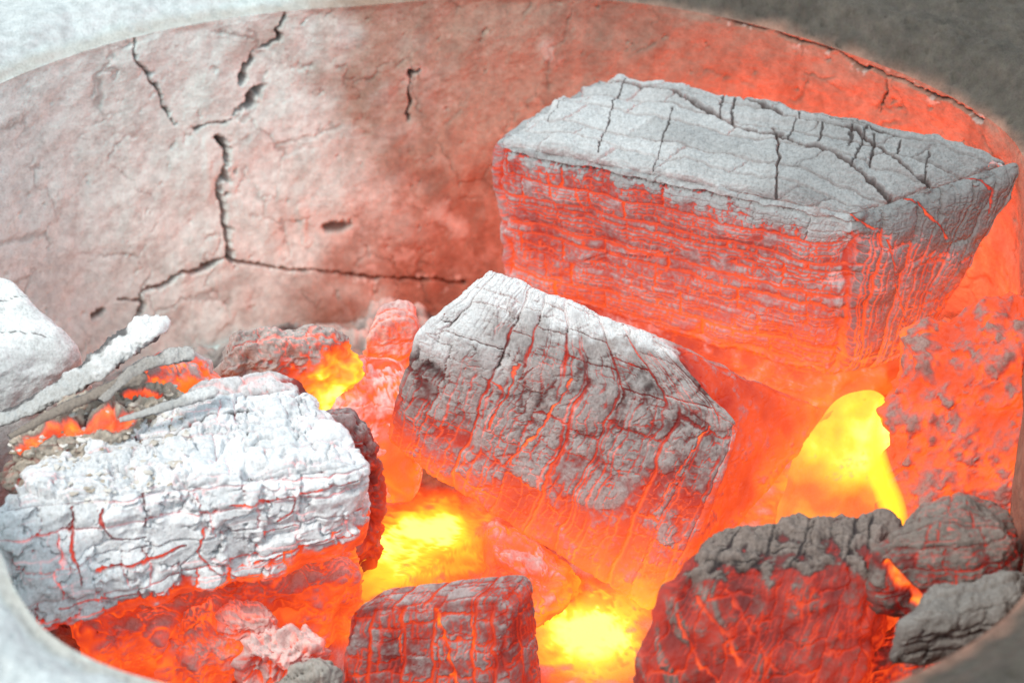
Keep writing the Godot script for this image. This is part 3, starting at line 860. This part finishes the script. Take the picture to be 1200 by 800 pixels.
	coal("glowing_charcoal", "flaky pinkish white lump between the flat pink lump and the stump", "charcoal", g, [Vector3(-6.43, -8.00, 6.87), Vector3(-4.39, -8.00, 6.87), Vector3(-6.30, -6.00, 6.72), Vector3(-4.41, -6.10, 6.62), Vector3(-6.60, -8.00, 7.28), Vector3(-4.26, -8.00, 7.28), Vector3(-6.55, -6.40, 7.58), Vector3(-4.18, -6.40, 7.44)], [],
		{"res": 22.0, "seed": 14.0, "h0": 0.42, "hk": 0.2, "cover": 0.6, "ins": 0.5, "round": 3.5, "rough": 0.35, "rough2": 0.14, "rf": 1.0, "ash": Color(0.68, 0.6, 0.57), "plate": 0.2, "plate_f": 2.2})
	coal("glowing_charcoal", "grey brown ash lump at the bottom edge left of the stump", "charcoal", g, [Vector3(-5.53, -8.00, 7.97), Vector3(-4.22, -8.00, 7.97), Vector3(-5.31, -6.00, 7.97), Vector3(-4.18, -6.00, 7.75), Vector3(-5.63, -8.00, 8.50), Vector3(-4.09, -8.00, 8.50), Vector3(-5.58, -6.30, 8.49), Vector3(-4.01, -6.30, 8.49)], [],
		{"res": 22.0, "seed": 15.0, "h0": 0.05, "hk": 0.1, "cover": 0.7, "ins": 0.8, "round": 3.5, "rough": 0.25, "rough2": 0.1, "ash": Color(0.45, 0.42, 0.38)})
	coal("glowing_charcoal", "rough deep orange lump under the left end of the white block", "charcoal", g, [Vector3(-8.33, -8.30, 6.58), Vector3(-6.71, -8.30, 6.30), Vector3(-8.13, -6.30, 5.85), Vector3(-6.85, -6.30, 5.41), Vector3(-8.32, -8.40, 7.60), Vector3(-6.29, -8.40, 7.60), Vector3(-8.26, -6.80, 6.91), Vector3(-6.54, -6.80, 6.91)], [],
		{"res": 22.0, "seed": 16.0, "h0": 0.5, "hk": 0.2, "cover": 0.1, "ins": 0.6, "round": 3.5, "rough": 0.4, "rough2": 0.15, "rf": 0.9, "ash": Color(0.5, 0.4, 0.36)})
	coal("glowing_charcoal", "arched coal with crusty grey top and deep red streaked face at the lower right", "charcoal", g, [Vector3(4.85, -6.50, 6.36), Vector3(9.66, -6.50, 5.21), Vector3(4.43, -2.80, 6.88), Vector3(8.97, -2.80, 6.25), Vector3(2.00, -6.00, 10.08), Vector3(7.62, -6.00, 10.08), Vector3(3.29, -2.90, 8.44), Vector3(8.50, -2.90, 7.89)], [
		[5, 0.050, 0.080, 0.55, [Vector2(-1.59, 1.25), Vector2(-0.68, 0.37), Vector2(-0.08, -0.48)]],
		[5, 0.050, 0.080, 0.55, [Vector2(-1.92, 0.85), Vector2(-1.13, -0.24), Vector2(-0.50, -0.88)]],
		[5, 0.040, 0.060, 0.50, [Vector2(-1.00, 1.42), Vector2(-0.13, 0.34), Vector2(0.69, -0.70)]],
		[5, 0.050, 0.150, 0.30, [Vector2(1.82, 1.23), Vector2(1.76, 2.21)]]],
		{"res": 30.0, "seed": 17.0, "h0": 0.325, "hk": 0.12, "cover": -0.05, "top_ash": 0.4, "ins": 0.65, "round": 6.0, "rough": 0.28, "rough2": 0.035, "rf": 0.6, "cu": 1.2, "cv": 0.7, "warp": 0.3, "cw": 0.07, "cd": 0.05, "grain": 1, "ash": Color(0.25, 0.2, 0.175), "fx": "arch", "fd": 0.015, "fw": 0.035})
	coal("glowing_charcoal", "rounded grey brown lump by the right rim with an orange gash at its left end", "charcoal", g, [Vector3(8.85, -5.50, 5.95), Vector3(12.28, -5.50, 4.78), Vector3(8.89, -1.80, 6.94), Vector3(10.64, -1.60, 6.79), Vector3(7.65, -4.20, 9.20), Vector3(11.62, -4.20, 8.67), Vector3(7.48, -2.20, 8.31), Vector3(11.20, -1.80, 8.60)], [
		[5, 0.240, 0.280, 0.74, [Vector2(-1.27, 0.97), Vector2(-0.90, 0.39), Vector2(-0.42, -0.67)]]],
		{"res": 24.0, "seed": 18.0, "h0": 0.27, "hk": 0.2, "cover": 0.22, "ins": 0.85, "round": 3.5, "rough": 0.35, "rough2": 0.06, "rf": 0.5, "ash": Color(0.24, 0.2, 0.175), "warp": 0.12, "cu": 0.8, "cv": 0.6, "cw": 0.06, "cd": 0.1})
	coal("ash_covered_charcoal", "loose grey cracked ash slab on the right rim below the gashed lump", "charcoal", g, [Vector3(8.58, -4.40, 8.74), Vector3(11.94, -4.00, 7.79), Vector3(8.80, -2.60, 9.23), Vector3(11.21, -2.10, 8.82), Vector3(7.78, -4.20, 10.49), Vector3(11.14, -4.00, 10.18), Vector3(8.38, -2.60, 10.28), Vector3(11.00, -2.10, 10.01)], [],
		{"res": 20.0, "seed": 19.0, "h0": 0.08, "hk": 0.1, "cover": 0.9, "ins": 0.9, "round": 4.0, "rough": 0.3, "rough2": 0.05, "ash": Color(0.26, 0.24, 0.22), "warp": 0.12, "rf": 0.5, "cu": 0.7, "cv": 0.5, "cw": 0.05, "cd": 0.08})
	coal("glowing_charcoal", "upright orange coal with dark scabs under the right end of the large block", "charcoal", g, [Vector3(10.66, -8.00, -2.64), Vector3(13.74, -7.00, -2.52), Vector3(10.18, -3.20, -1.14), Vector3(13.05, -1.80, -1.97), Vector3(8.97, -8.00, 3.66), Vector3(13.56, -7.20, 4.18), Vector3(8.97, -4.00, 0.52), Vector3(13.45, -2.80, 0.77)], [],
		{"res": 28.0, "seed": 20.0, "h0": 0.6, "hk": 0.1, "cover": -0.18, "ins": 0.7, "round": 5.0, "rough": 0.5, "rough2": 0.06, "rf": 0.5, "an": 0.7, "ash": Color(0.3, 0.24, 0.21), "smooth": [0, 1, 2, 3, 4, 5], "plate": 0.25})
	coal("glowing_charcoal", "crumbly tan ash crust with an orange glowing seam beside the white block", "charcoal", g, [Vector3(-10.99, -7.50, 3.15), Vector3(-7.39, -7.50, 2.11), Vector3(-10.99, -1.70, 3.45), Vector3(-7.39, -1.50, 2.41), Vector3(-12.06, -7.50, 5.60), Vector3(-8.79, -7.50, 5.26), Vector3(-12.06, -1.70, 5.30), Vector3(-8.79, -1.60, 4.96)], [
		[3, 0.400, 0.250, 0.66, [Vector2(1.43, -1.43), Vector2(1.01, -0.65), Vector2(0.77, 0.22), Vector2(0.85, 1.32)]],
		[3, 0.160, 0.150, 0.58, [Vector2(-0.31, 0.70), Vector2(-0.54, 1.55)]]],
		{"res": 26.0, "seed": 21.0, "h0": 0.16, "hk": 0.25, "cover": 0.5, "ins": 0.8, "round": 4.0, "rough": 0.35, "rough2": 0.1, "rf": 0.9, "plate": 0.15, "plate_f": 2.0, "ash": Color(0.55, 0.48, 0.4)})
	var last_crust := last_verts
	coal("glowing_charcoal", "deep orange lump wedged between the middle coal and the stump", "charcoal", g, [Vector3(-0.88, -9.20, 2.73), Vector3(1.76, -9.20, 2.42), Vector3(-0.65, -6.80, 2.13), Vector3(1.50, -7.20, 2.96), Vector3(-1.07, -9.20, 4.55), Vector3(1.28, -9.20, 4.55), Vector3(-0.72, -7.20, 3.27), Vector3(1.05, -7.40, 4.28)], [],
		{"res": 24.0, "seed": 33.0, "h0": 0.56, "hk": 0.12, "cover": -0.2, "ins": 0.55, "round": 4.5, "rough": 0.3, "rough2": 0.05, "rf": 0.7, "cu": 0.6, "cv": 0.4, "ash": Color(0.45, 0.4, 0.38)})
	coal("glowing_charcoal", "broad dull orange coal lying beneath the white block", "charcoal", g, [Vector3(-12.12, -9.20, 0.81), Vector3(-4.57, -9.20, -0.52), Vector3(-11.17, -6.00, 3.01), Vector3(-4.67, -6.00, 2.54), Vector3(-10.14, -9.20, 6.85), Vector3(-3.42, -9.20, 4.55), Vector3(-10.08, -6.60, 7.38), Vector3(-3.62, -6.40, 4.78)], [],
		{"res": 18.0, "seed": 31.0, "h0": 0.42, "hk": 0.25, "cover": 0.0, "ins": 0.6, "round": 6.0, "rough": 0.35, "rough2": 0.06, "rf": 0.7, "ash": Color(0.5, 0.44, 0.42)})
	coal("glowing_charcoal", "dark red coal lying under the arched coal and the grey ash slab", "charcoal", g, [Vector3(3.00, -9.20, 3.50), Vector3(11.20, -9.20, 2.50), Vector3(4.00, -6.00, 4.50), Vector3(10.80, -5.60, 3.40), Vector3(4.20, -9.20, 9.60), Vector3(10.20, -9.20, 8.60), Vector3(5.00, -6.20, 8.80), Vector3(9.60, -5.40, 8.00)], [],
		{"res": 12.0, "seed": 32.0, "h0": 0.36, "hk": 0.2, "cover": 0.2, "ins": 0.7, "round": 6.0, "rough": 0.3, "rf": 0.7, "ash": Color(0.3, 0.26, 0.24)})
	coal("glowing_charcoal", "smooth yellow hot lobe in the gap left of the upright orange coal", "charcoal", g, [Vector3(7.82, -8.50, 0.58), Vector3(10.28, -8.50, 0.58), Vector3(8.21, -5.60, -1.59), Vector3(10.09, -5.20, -1.91), Vector3(5.64, -8.80, 3.14), Vector3(10.34, -8.80, 2.83), Vector3(7.20, -6.40, -0.39), Vector3(10.28, -6.20, -0.84)], [],
		{"res": 24.0, "seed": 22.0, "h0": 0.7, "hk": 0.05, "cover": -0.6, "round": 2.7, "rough": 0.2, "rough2": 0.02, "smooth": [0, 1, 2, 3, 4, 5], "chip": 0.0, "fx": "lobe"})
	for v in last_crust:
		if v.y > -0.0235:
			crumb_spots.append(v)
	build_crumbs(crumb_spots)
	# a curled strip of bark
	build_bark()


# loose ash crumbs, too many to count, lying where the white block meets the tan crust
func build_crumbs(spots: PackedVector3Array) -> void:
	var rng := RandomNumberGenerator.new()
	rng.seed = 77
	var lump := SphereMesh.new()
	lump.radial_segments = 9
	lump.rings = 5
	lump.radius = 0.5
	lump.height = 1.0
	var arrays := lump.get_mesh_arrays()
	var vs: PackedVector3Array = arrays[Mesh.ARRAY_VERTEX]
	for i in vs.size():
		vs[i] *= 1.0 + 0.9 * n_mid.get_noise_3dv(vs[i] * 2.9)
	var clean := []
	clean.resize(Mesh.ARRAY_MAX)
	clean[Mesh.ARRAY_VERTEX] = vs
	clean[Mesh.ARRAY_INDEX] = arrays[Mesh.ARRAY_INDEX]
	var st := SurfaceTool.new()
	st.create_from_arrays(clean)
	st.generate_normals()
	var mm := MultiMesh.new()
	mm.transform_format = MultiMesh.TRANSFORM_3D
	mm.use_colors = true
	mm.mesh = st.commit()
	mm.instance_count = 420
	for i in mm.instance_count:
		var at := spots[rng.randi() % spots.size()]
		var size := CM * 0.26 * pow(rng.randf_range(0.3, 1.0), 2.4)
		var b := Basis.from_euler(Vector3(rng.randf_range(-0.7, 0.7), rng.randf() * TAU, rng.randf_range(-0.7, 0.7))).scaled(Vector3(1, rng.randf_range(0.2, 0.45), rng.randf_range(0.6, 1.0)) * size)
		mm.set_instance_transform(i, Transform3D(b, at - Vector3(0, size * 0.05, 0)))
		var k := rng.randf()
		mm.set_instance_color(i, Color(0.76, 0.74, 0.7).lerp(Color(0.36, 0.28, 0.2), k))
	var o := MultiMeshInstance3D.new()
	o.name = "ash_crumbs"
	o.multimesh = mm
	var m := StandardMaterial3D.new()
	m.resource_name = "ash_crumb"
	m.vertex_color_use_as_albedo = true
	m.roughness = 1.0
	o.material_override = m
	add_child(o)
	tag(o, "loose white and tan ash crumbs between the white block and the bark strip", "ash crumbs", "", "stuff")


func build_bark() -> void:
	strip("bark_strip", "curled strip of burnt bark, white knob at its tip, leaning at the left", "bark", [Vector3(-12.83, -2.60, 3.93), Vector3(-11.68, -2.40, 3.45), Vector3(-10.58, -2.00, 3.08), Vector3(-9.59, -1.50, 2.58), Vector3(-8.92, -1.20, 2.04), Vector3(-8.30, -1.00, 2.00), Vector3(-8.16, -1.05, 2.04)], 0.42, 0.17, 1.0)
	strip("charred_splinter", "thin brownish charred splinter lying along the foot of the curled bark", "splinter", [Vector3(-11.43, -1.50, 5.44), Vector3(-10.37, -1.35, 4.65), Vector3(-9.20, -1.30, 3.85), Vector3(-8.57, -1.35, 3.34)], 0.2, 0.13, 0.0)
	strip("charred_splinter", "short grey splinter crossing between bark tip and small orange lump", "splinter", [Vector3(-9.46, -1.30, 4.41), Vector3(-8.67, -1.20, 3.27), Vector3(-7.51, -1.35, 2.51)], 0.24, 0.12, 0.35)
	strip("charred_splinter", "pale ash splinter on the back edge of the white block", "splinter", [Vector3(-9.05, -1.75, 4.54), Vector3(-8.07, -1.55, 4.35), Vector3(-6.88, -1.60, 3.57)], 0.17, 0.11, 0.75)


func strip(called: String, label: String, category: String, spine: Array, width: float, thick: float, pale: float) -> void:
	var curve := Curve3D.new()
	for k in spine.size():
		var t: Vector3 = (spine[mini(k + 1, spine.size() - 1)] - spine[maxi(k - 1, 0)]) * 0.17
		curve.add_point(spine[k], -t, t)
	var n := int(220 * DETAIL)
	var m := 48
	var verts := PackedVector3Array()
	var cols := PackedColorArray()
	var uv2 := PackedVector2Array()
	var idx := PackedInt32Array()
	var total := curve.get_baked_length()
	for i in n + 1:
		var t := 1.0 * i / n
		var c := curve.sample_baked(total * t, true)
		var d := (curve.sample_baked(minf(total * t + 0.1, total), true) - curve.sample_baked(maxf(total * t - 0.1, 0.0), true)).normalized()
		var side := d.cross(Vector3.UP).normalized()
		var up := side.cross(d).normalized()
		var taper := minf(1.0, sqrt(maxf(0.0, 1.0 - pow(maxf(0.0, (t - 0.9) / 0.1), 2.0)))) * lerpf(0.45, 1.2, t)
		for k in m + 1:
			var a := TAU * k / m
			var q := c + side * cos(a) * width * taper + up * sin(a) * thick * taper
			var nm := n_mid.get_noise_3dv(q * 1.5)
			var nn := n_fine.get_noise_3dv(q * 6.0)
			q += (side * cos(a) + up * sin(a)) * (0.12 * nm + 0.05 * nn) * taper * (width / 0.42)
			verts.append(q * CM)
			var white := sstep(-0.3, 0.3, sin(a) + 0.5 * nm + 0.3)
			white *= sstep(-0.75, -0.35, cos(a) + 0.4 * nm + 0.6 * sstep(0.8, 0.9, t))
			cols.append(Color(0.16, 0.15, 0.15).lerp(Color(0.3, 0.25, 0.21).lerp(Color(0.55, 0.55, 0.54), pale).lerp(Color(0.82, 0.81, 0.8), pale * sstep(0.5, 0.85, t + 0.25 * nm)), white))
			uv2.append(Vector2(0.004, 0.5))
	for i in n:
		for k in m:
			var i0 := i * (m + 1) + k
			idx.append_array(PackedInt32Array([i0, i0 + m + 2, i0 + 1, i0, i0 + m + 1, i0 + m + 2]))
	var arrays := []
	arrays.resize(Mesh.ARRAY_MAX)
	arrays[Mesh.ARRAY_VERTEX] = verts
	arrays[Mesh.ARRAY_COLOR] = cols
	arrays[Mesh.ARRAY_TEX_UV2] = uv2
	arrays[Mesh.ARRAY_INDEX] = idx
	var o := commit(numbered(called), arrays, coal_mat, self)
	tag(o, label, category, "charred splinters at the left" if called == "charred_splinter" else "")


# ------------------------------------------------------------------ flames and the light of the embers
func build_flames() -> void:
	flame_mat = StandardMaterial3D.new()
	flame_mat.resource_name = "flame"
	flame_mat.transparency = BaseMaterial3D.TRANSPARENCY_ALPHA
	flame_mat.vertex_color_use_as_albedo = true
	flame_mat.albedo_color = Color(0.9, 0.6, 0.2)
	flame_mat.roughness = 1.0
	flame_mat.metallic_specular = 0.0
	flame_mat.emission_enabled = true
	flame_mat.emission = Color(1.0, 0.82, 0.14)
	flame_mat.emission_energy_multiplier = 0.85
	flame("narrow bright yellow flame beside the upright orange coal", [Vector3(9.68, -6.60, 3.90), Vector3(9.37, -5.80, 2.92), Vector3(9.09, -5.20, 2.16), Vector3(9.14, -4.80, 1.16), Vector3(9.34, -4.50, 0.35)], 0.4, 0.11)


func flame(label: String, spine: Array, width: float, alpha: float) -> void:
	var curve := Curve3D.new()
	for k in spine.size():
		var t: Vector3 = (spine[mini(k + 1, spine.size() - 1)] - spine[maxi(k - 1, 0)]) * 0.17
		curve.add_point(spine[k], -t, t)
	var n := 60
	var m := 32
	var verts := PackedVector3Array()
	var cols := PackedColorArray()
	var total := curve.get_baked_length()
	var root := Node3D.new()
	root.name = numbered("flame")
	root.position = spine[0] * CM
	add_child(root)
	for shell in 9:
		verts = PackedVector3Array()
		cols = PackedColorArray()
		var part: float = 1.0 - 0.1 * shell
		for i in n + 1:
			var t := 1.0 * i / n
			var c := curve.sample_baked(total * t, true)
			var w := width * part * pow(sin(PI * (0.06 + 0.9 * pow(t, 0.75))), 0.9) * (1.0 - 0.3 * t)
			if i == 0 or i == n:
				w *= 0.02
			for k in m + 1:
				var a := TAU * k / m
				var q := c + Vector3(cos(a) * w, 0.0, sin(a) * w * 0.45) + Vector3(1, 0.3, 0.6) * 0.12 * width * n_big.get_noise_3dv(c * 0.5)
				verts.append(q * CM - root.position)
				cols.append(Color(1, 1, 1, alpha * (1.0 - 0.5 * t) * sstep(0.02, 0.3, t)))
		commit("flame_shell", sheet(verts, cols, n + 1, m + 1, false), flame_mat, root)
	tag(root, label, "flame")


func build_glow_lights() -> void:
	# the light that the hidden hot sides of the coals throw on the wall: place, energy at one metre
	for a in [[Vector3(6.3, -4.4, -8.9), 0.0014], [Vector3(10.2, -4.2, -5.6), 0.0024], [Vector3(13.0, -4.4, -2.6), 0.0013], [Vector3(0.8, -6.3, -8.2), 0.0004], [Vector3(-3.0, -7.2, -7.2), 0.0004], [Vector3(-1.95, -7.00, 1.91), 0.0003], [Vector3(1.87, -8.00, 5.44), 0.0003], [Vector3(8.99, -6.50, 0.51), 0.0003]]:
		var l := OmniLight3D.new()
		l.name = numbered("ember_glow")
		l.position = a[0] * CM
		l.light_color = Color(1.0, 0.36, 0.12)
		l.light_energy = a[1]
		l.light_size = 0.008
		l.omni_range = 0.5
		l.omni_attenuation = 2.0
		l.shadow_enabled = true
		add_child(l)
